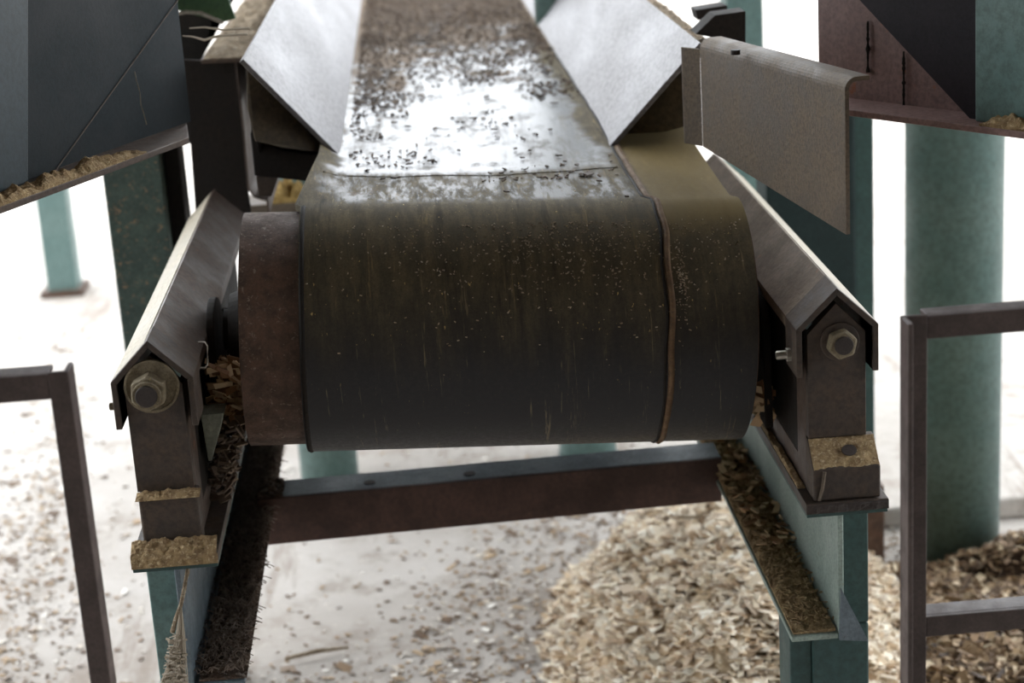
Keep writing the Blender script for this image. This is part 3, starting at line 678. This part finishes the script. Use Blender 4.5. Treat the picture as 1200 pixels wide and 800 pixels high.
# bearing housings and dark back plates
for t, xb, s_ in ((tL, -.270, -1), (tR, .421, 1)):
    zb = zc(xb); P = []
    g = MB()
    for k in range(17): a = pi*k/16; P.append((xb-.006, 2.26+.062*cos(a), zb-.012+.05*sin(a)))
    P += [(xb-.006, 2.26-.066, .70), (xb-.006, 2.26+.066, .70)]
    g.prism(P, (.010, 0, 0)); g.build('bearing_housing', M['dark'], t, bevel=.002)
    g = MB(); zt_ = at(262, 362, 2.44).z if s_ < 0 else at(905, 300, 2.44).z
    x_a, x_b = (-.300, -.19) if s_ < 0 else (.398, .45)
    g.box(x_a, x_b, 2.44, 2.446, .673, zt_); g.build('back_plate', M['dark'], t)
g = MB(); q = [at(235, 486, 2.12), at(262, 484, 2.12), at(259, 500, 2.12), at(248, 540, 2.12), at(244, 540, 2.12)]
g.prism(q, (0, .04, 0)); g.build('wedge', M['wedge'], tL, bevel=.001, label='grey green cast wedge')

# shavings jammed beside the drum
g = MB()
for k in range(170):
    p = at(random.uniform(250, 283), random.uniform(420, 488), random.uniform(2.16, 2.26)); p.x = min(p.x, XL-.008)
    l = random.uniform(.010, .032); g.chip(p, l, l*.3, .0009, nrm=V((random.gauss(0, 1), -1, random.gauss(0, .6))).normalized(), tilt=.6)
tag(g.build('wood_shavings', M['shaving']), 'tangle of orange wood shavings jammed between left guard and rusty drum end', 'wood shavings', kind='stuff')
g = MB()
for k in range(26):
    p = at(random.uniform(885, 902), random.uniform(455, 492), random.uniform(2.20, 2.26)); p.x = max(p.x, XR+.01)
    l = random.uniform(.015, .034); g.chip(p, l, l*.5, .001, nrm=V((-.6, -1, random.gauss(0, .3))).normalized(), tilt=.4)
tag(g.build('wood_shavings', M['shaving']), 'orange wood shavings stuck between drum and right guard', 'wood shavings', kind='stuff')
# lumps on left stringer below the drum
g = MB()
for k in range(260):
    t_ = random.random(); p = at(262+26*random.random()-t_*18, 490+95*t_, 2.14+.1*random.random())
    l = random.uniform(.005, .02); g.chip(p, l, l*.5, .002, tilt=1.)
tag(g.build('bark_rubble', M['bark']), 'dark bark rubble hanging below the left end of the drum', 'bark rubble', kind='stuff')

# ----------------------------------------------------------- hopper walls
def hopper(lab, P0, P1, RE, face_end, mats, dz=1.0):
    # P0 inner, P1 outer: front lip of the bottom flange (level line)
    t = thing('hopper_wall', lab, 'hopper wall', (P0+P1)/2)
    d = (P1-P0); d.z = 0; L = d.length; u = d.normalized(); back = V((-u.y, u.x, 0)); back = back if back.y > 0 else -back
    e = P1 + u*.35; s0 = P0
    g = MB(); th = V((0, 0, .008)); w = back*.07
    g.quadbox([s0, e, e+w, s0-u*RE+w, s0+th, e+th, e+w+th, s0-u*RE+w+th]); g.build('bottom_flange', M[mats[0]], t, bevel=.001)
    g = MB(); h = V((0, 0, 1.5)); b0, b1 = s0-u*RE+w+th, e+w+th; k = -back*.007
    g.quadbox([b0, b1, b1+k, b0+k, b0+h, b1+h, b1+k+h, b0+k+h]); g.build('web', M[mats[1]], t)
    return t, u, back
def onplane(px, py, P, n):
    d = ray(px, py); o = V((0, 0, CH)); t_ = (P-o).dot(n)/d.dot(n); return o+d*t_
Zf = 1.085
P0 = atz(988, 135, Zf); P1 = atz(1200, 163, Zf)
tH, u, back = hopper('right hopper wall of mauve rusty plate with a dark sloping stiffener', P0, P1, .10, None, ('mauve', 'mauve'))
pl = P0+back*.030
q = [onplane(x, y, pl, back) for x, y in ((1136, 140), (1001, -6), (900, -116), (1148, -116), (1148, 146))]
zmin = Zf+.0085
for v_ in q: v_.z = max(v_.z, zmin)
g = MB(); g.prism(q, back*.006); g.build('stiffener', M['plum'], tH, bevel=.001, label='dark plum plate with teal scuffs')
q = [onplane(x, y, pl, back) for x, y in ((1149, 147), (1149, -116), (1330, -116), (1330, 170))]
for v_ in q: v_.z = max(v_.z, zmin)
g = MB(); g.prism(q, -back*.010); g.build('outer_face', M['teal'], tH, bevel=.002, label='teal painted face')
g = MB(); o_ = onplane(1147, 150, P0+back*.002, back); o_.z = Zf+.008; g.crust(o_, u*.3, back*.02, 80, 8, .012, f=60, seed=4); g.build('sawdust_crust', M['sawdust'], tH)
g = MB()                                   # weld bead on web
wp = P0+back*.060
for px0, ys in ((1017, (25, 85)),(1059, (60, 128))):
    g.tube([onplane(px0+7*noise.noise(V((k, px0, 0))), ys[0]+(ys[1]-ys[0])*k/24, wp, back) for k in range(25)], [.0012+.0045*abs(noise.noise(V((k*.9, px0, 3)))) for k in range(25)], 6)
g.build('weld_bead', M['dark'], tH)
Zl = 1.085
P0 = atz(222, 168, Zl); P1 = atz(0, 251, Zl)
tH2, u, back = hopper('left hopper wall of dark blue green plate with sawdust on its flange', P0, P1, .11, None, ('brown_steel', 'navy'))
pl = P0+back*.030
q = [onplane(x, y, pl, back) for x, y in ((64, 200), (212, -6), (300, -122), (26, -122), (26, 214))]
for v_ in q: v_.z = max(v_.z, zmin)
g = MB(); g.prism(q, back*.006); g.build('stiffener', M['navy'], tH2, bevel=.001)
g = MB(); g.tube([q[0]-back*.001, q[1]-back*.001, q[2]-back*.001], .0008, 6); g.build('edge_glint', M['brown_steel'], tH2)  # thin strip added as the glint along the stiffener edge
q = [onplane(x, y, pl, back) for x, y in ((25, 214), (25, -122), (-160, -122), (-160, 280))]
for v_ in q: v_.z = max(v_.z, zmin)
g = MB(); g.prism(q, -back*.010); g.build('outer_face', M['navy_lit'], tH2, bevel=.002)  # lighter navy paints in the light reflected off this face
g = MB(); g.crust(P0+u*.10+V((0, 0, .008)), u*.5, back*.028, 120, 8, .011, f=60, seed=4); g.build('sawdust_crust', M['sawdust'], tH2)
g = MB(); g.tube([onplane(x, y, P0+back*.02, back) for x, y in ((158, 84), (160, 95), (164, 108), (165, 122), (169, 135), (172, 146))], .0006, 5)
tag(g.build('cobweb_strand', M['web']), 'pale cobweb thread hanging on the dark left hopper wall', 'cobweb')
for pts, lb in ((((222, 33), (240, 32), (262, 35), (292, 33)), 'upper dusty cobweb strand reaching left from the ledge of the left side channel'), (((214, 42), (226, 43), (240, 47), (256, 42), (290, 40)), 'lower dusty cobweb strand reaching left from the ledge of the left side channel')):
    g = MB(); g.tube([at(x, y, 2.62) for x, y in pts], [.0007, .0012, .0018, .002, .002][:len(pts)], 6); tag(g.build('cobweb_strand', M['web']), lb, 'cobweb')

# hanging cobweb rag under the left guard
t = thing('hanging_cobweb', 'dusty cobweb rope fanning into a rag below the left guard foot', 'cobweb', at(215, 656, 2.02))
pts = [at(x, y, 2.02) for x, y in ((221, 655), (219, 672), (216, 690), (212, 708), (206, 724), (202, 740))]
g = MB(); g.tube(pts, [.0015, .0022, .0026, .0024, .0024, .003], 7); g.tube([p+V((.002*sin(i*2), .001, 0)) for i, p in enumerate(pts)], .0014, 5); g.build('rope', M['sawdust_pale'], t)
g = MB()
for k in range(60):
    s = k/59; g.tube([at(212, 705, 2.02), at(207+8*s+random.uniform(-2, 2), 745, 2.015+.01*random.random()), at(184+36*s+random.uniform(-3, 3), 815, 2.02)], .0006, 4)
for k in range(30):
    y = 740+60*random.random(); w = (y-705)/110; a_ = 207-22*w; b_ = 209+12*w; g.tube([at(a_, y, 2.018), at((a_+b_)/2, y+random.uniform(-5, 5), 2.014), at(b_, y+random.uniform(-8, 8), 2.018)], .0005, 4)
for k in range(60):
    y = 745+65*random.random(); g.chip(at(195+random.random()*22, y, 2.016), .006, .003, .0006, nrm=V((0, -1, 0)), tilt=.5)
g.build('rag', M['web'], t)

# top-left green sheet, top-right small bits
t = thing('cover_sheet', 'green sheet seen at the top edge between left hopper and ledge', 'sheet', at(245, 10, 3.0))
g = MB(); g.prism([at(208, 12, 3.0), at(262, 26, 3.0), at(276, 22, 3.0), at(258, -30, 3.0), at(205, -30, 3.0)], (0, .01, 0)); g.build('panel', M['sheet_green'], t)
g = MB(); g.tube([at(x, y, 2.98) for x, y in ((204, 17), (218, 14), (235, 15), (262, 27))], .003, 6); g.build('rim', M['zinc'], t)
t = thing('rear_post', 'slim teal post at the top edge behind the right guard plate', 'post', (at(870, 30, 4.4).x, 4.4, 0))
boxpost(at(852, 30, 4.4).x, at(895, 30, 4.4).x, 4.4, 4.5, 0, 4.2, t, M['teal'])
g = MB(); g.prism([at(838, 18, 2.6), at(874, 13, 2.6), at(874, 52, 2.6), at(815, 40, 2.6)], (0, .05, 0)); g.build('end_bracket', M['dark'], ledge, bevel=.001)
g = MB(); g.prism([at(815, 12, 2.8), at(852, 6, 2.8), at(854, 20, 2.8), at(818, 24, 2.8)], (0, .05, 0)); g.build('arm', M['dark'], ledge, bevel=.001)

t = thing('cross_beam', 'brown cross beam heaped with yellow chips behind the left end of the drum', 'beam', at(330, 262, 3.3))
p0, p1 = at(303, 240, 3.3), at(352, 238, 3.3); g = MB(); g.box(p0.x-.05, p1.x, 3.3, 3.4, p0.z-.08, p0.z); g.build('beam', M['guard'], t, bevel=.003)
g = MB(); g.crust((p0.x+.02, 3.302, p0.z-.001), (.06, 0, 0), (0, .08, 0), 16, 16, .035, f=45, seed=12); g.build('chips', M['yellow'], t)
# ---------------------------------------------------------------- railings
def rail_l():
    t = thing('guard_rail', 'brown angle iron rail at the left edge of the picture', 'railing', (-.33, 1.63, 0))
    Y = 1.65; z1 = at(40, 438, Y).z; x1 = at(80, 437, Y).x; x0 = at(55, 437, Y).x
    g = MB(); w = x1-x0
    g.box(x0, x1, Y, Y+.005, 0, z1-.0); g.box(x1-.005, x1, Y+.005, Y+.03, 0, z1-.0); g.build('post', M['rail'], t, bevel=.001)
    g = MB(); g.box(-1.3, x0, Y, Y+.005, z1-.026, z1-.001); g.box(-1.3, x0, Y+.005, Y+.03, z1-.006, z1-.001); g.build('top_rail', M['rail'], t, bevel=.001)
    g = MB(); zb = at(60, 810, Y).z-.012; g.box(-1.3, x0, Y, Y+.005, zb-.026, zb); g.box(-1.3, x0, Y+.005, Y+.03, zb-.005, zb); g.build('lower_rail', M['rail'], t, bevel=.001)
def rail_r():
    t = thing('guard_rail', 'brown angle iron rail at the right edge of the picture', 'railing', (.47, 1.62, 0))
    Y = 1.65; z1 = at(1060, 371, Y).z; x0 = at(1056, 400, Y).x; xm = at(1060, 400, Y).x; x1 = at(1087, 400, Y).x
    g = MB(); g.box(x0, x1, Y, Y+.005, 0, z1); g.box(x0, x0+.005, Y-.025, Y, 0, z1); g.build('post', M['rail'], t, bevel=.001)
    g = MB(); g.box(x1, 1.5, Y, Y+.005, z1-.024, z1-.001); g.box(x1, 1.5, Y+.005, Y+.028, z1-.006, z1-.001); g.build('top_rail', M['rail'], t, bevel=.001)
    za = at(1095, 722, Y).z; g = MB(); g.box(x1, 1.5, Y, Y+.005, za-.022, za); g.box(x1, 1.5, Y+.005, Y+.03, za-.005, za); g.build('lower_rail', M['rail'], t, bevel=.001)
rail_l(); rail_r()

# -------------------------------------------------------------- wood chips
def hill(x, y, cx, cy_, rx, ry, h):
    d = ((x-cx)/rx)**2 + ((y-cy_)/ry)**2
    d += .35*noise.noise(V((x*4, y*4, 9)))+.15*noise.noise(V((x*13, y*13, 2)))
    return h*min(1, max(0, 1-d))**1.1 if d < 1 else 0
HL = (.62, 2.98, .52, .62, .22)
def heap(cx, cy_, rx, ry, h, n, mats, lab, name, lmin, lmax, tilt=.8, nz=.02, col=None):
    g = MB(); b = 0; NX = 60
    for j in range(NX+1):
        for i in range(NX+1):
            x = cx-rx+2*rx*i/NX; y = cy_-ry+2*ry*j/NX; z = hill(x, y, cx, cy_, rx, ry, h)
            z += nz*noise.noise(V((x*9, y*9, h)))*(1 if z > .01 else 0); g.v.append(V((x, y, max(z, -.004)-.002)))
    for j in range(NX):
        for i in range(NX): a = j*(NX+1)+i; g.f.append([a, a+1, a+NX+2, a+NX+1])
    nb = len(g.f)
    for k in range(n):
        r = math.sqrt(random.random()); a = random.uniform(0, 2*pi); x = cx+rx*r*cos(a)*1.05; y = cy_+ry*r*sin(a)*1.05
        z = hill(x, y, cx, cy_, rx, ry, h) + nz*noise.noise(V((x*9, y*9, h)))
        l = random.uniform(lmin, lmax); g.chip((x, y, max(z, 0)+.003+random.random()*.006), l, l*random.uniform(.25, .7), .002, tilt=tilt)
    o = g.build(name, mats[0]); o.data.materials.append(mats[1])
    for i in range(nb): o.data.polygons[i].material_index = 1
    tag(o, lab, 'wood chips', kind='stuff')
heap(.50, 2.97, .33, .56, .21, 9000, (M['chips'], M['soil']), 'tall pale heap of fresh wood chips on the ground right of centre', 'wood_chip_heap', .008, .034, tilt=.42)
heap(1.06, 2.86, .46, .40, .06, 11000, (M['chips_dark'], M['soil_dark']), 'low spread of dark weathered chips under the right rail', 'wood_chip_heap', .010, .035)
heap(1.16, 3.16, .26, .14, .11, 1500, (M['chips_dark'], M['soil_dark']), 'dark bark mound against the foot of the thick teal pipe', 'bark_mound', .008, .022)
g = MB()
def gd(x, y):
    f = .05 + .10*max(0, noise.noise(V((x*2, y*2, 1))))*2
    f += 2.2*max(0, 1-abs(y-2.78-.12*noise.noise(V((x*3, 0, 4))))/.32) if x > -.5 else 0
    # windrow at the left, running back
    xl = -.78 + (y-2.9)*-.12; f += 1.1*max(0, 1-abs(x-xl)/.13)
    f += 1.6*max(0, 1-abs(math.hypot((x-.5)/.5, (y-2.97)/.72)-.8)/.5)
    return f if y < 4.2 else f*.35
for k in range(60000):
    x = random.uniform(-2, 2.2); y = 2.3+3.2*random.random()**1.2
    if random.random() > gd(x, y): continue
    l = random.uniform(.004, .013) if random.random() < .95 else random.uniform(.015, .03)
    g.chip((x, y, .003), l, l*random.uniform(.3, .8), .0016, tilt=.3)
tag(g.build('scattered_chips', M['chips_ground']), 'thin scatter of pale wood chips over the concrete ground', 'wood chips', kind='stuff')
for px, py, l, lab in ((835, 668, .13, 'pale splinter stick lying on top of the wood chip heap'), (1170, 778, .16, 'pale stick lying on the dark chips under the right rail'), (372, 772, .12, 'pale wooden stick on the ground below the drum')):
    p = atz(px, py, 0. if px < 400 else .1); a = {835: .5, 1170: -.6, 372: -.3}[px]
    zz = hill(p.x, p.y, .50, 2.97, .33, .56, .21) + hill(p.x, p.y, 1.06, 2.86, .46, .40, .06); p.z = zz+.012
    d = V((cos(a), sin(a)*-.7, 0))*l/2; tag(MB().tube([p-d, p+V((0, .004, .002)), p+d], [.003, .0045, .0025], 6).build('wood_stick', M['sawdust_pale']), lab, 'stick')

# ------------------------------------------------------------------- light
w = bpy.data.worlds.new('world'); bpy.context.scene.world = w; w.use_nodes = True
nt = w.node_tree; bg = nt.nodes['Background']
bg.inputs['Color'].default_value = (.92, .96, 1, 1); bg.inputs['Strength'].default_value = 4.0
sc = bpy.context.scene
sc.view_settings.view_transform = 'Standard'; sc.view_settings.look = 'None'; sc.view_settings.gamma = 1
sc.view_settings.use_curve_mapping = False; sc.view_settings.exposure = 0.35
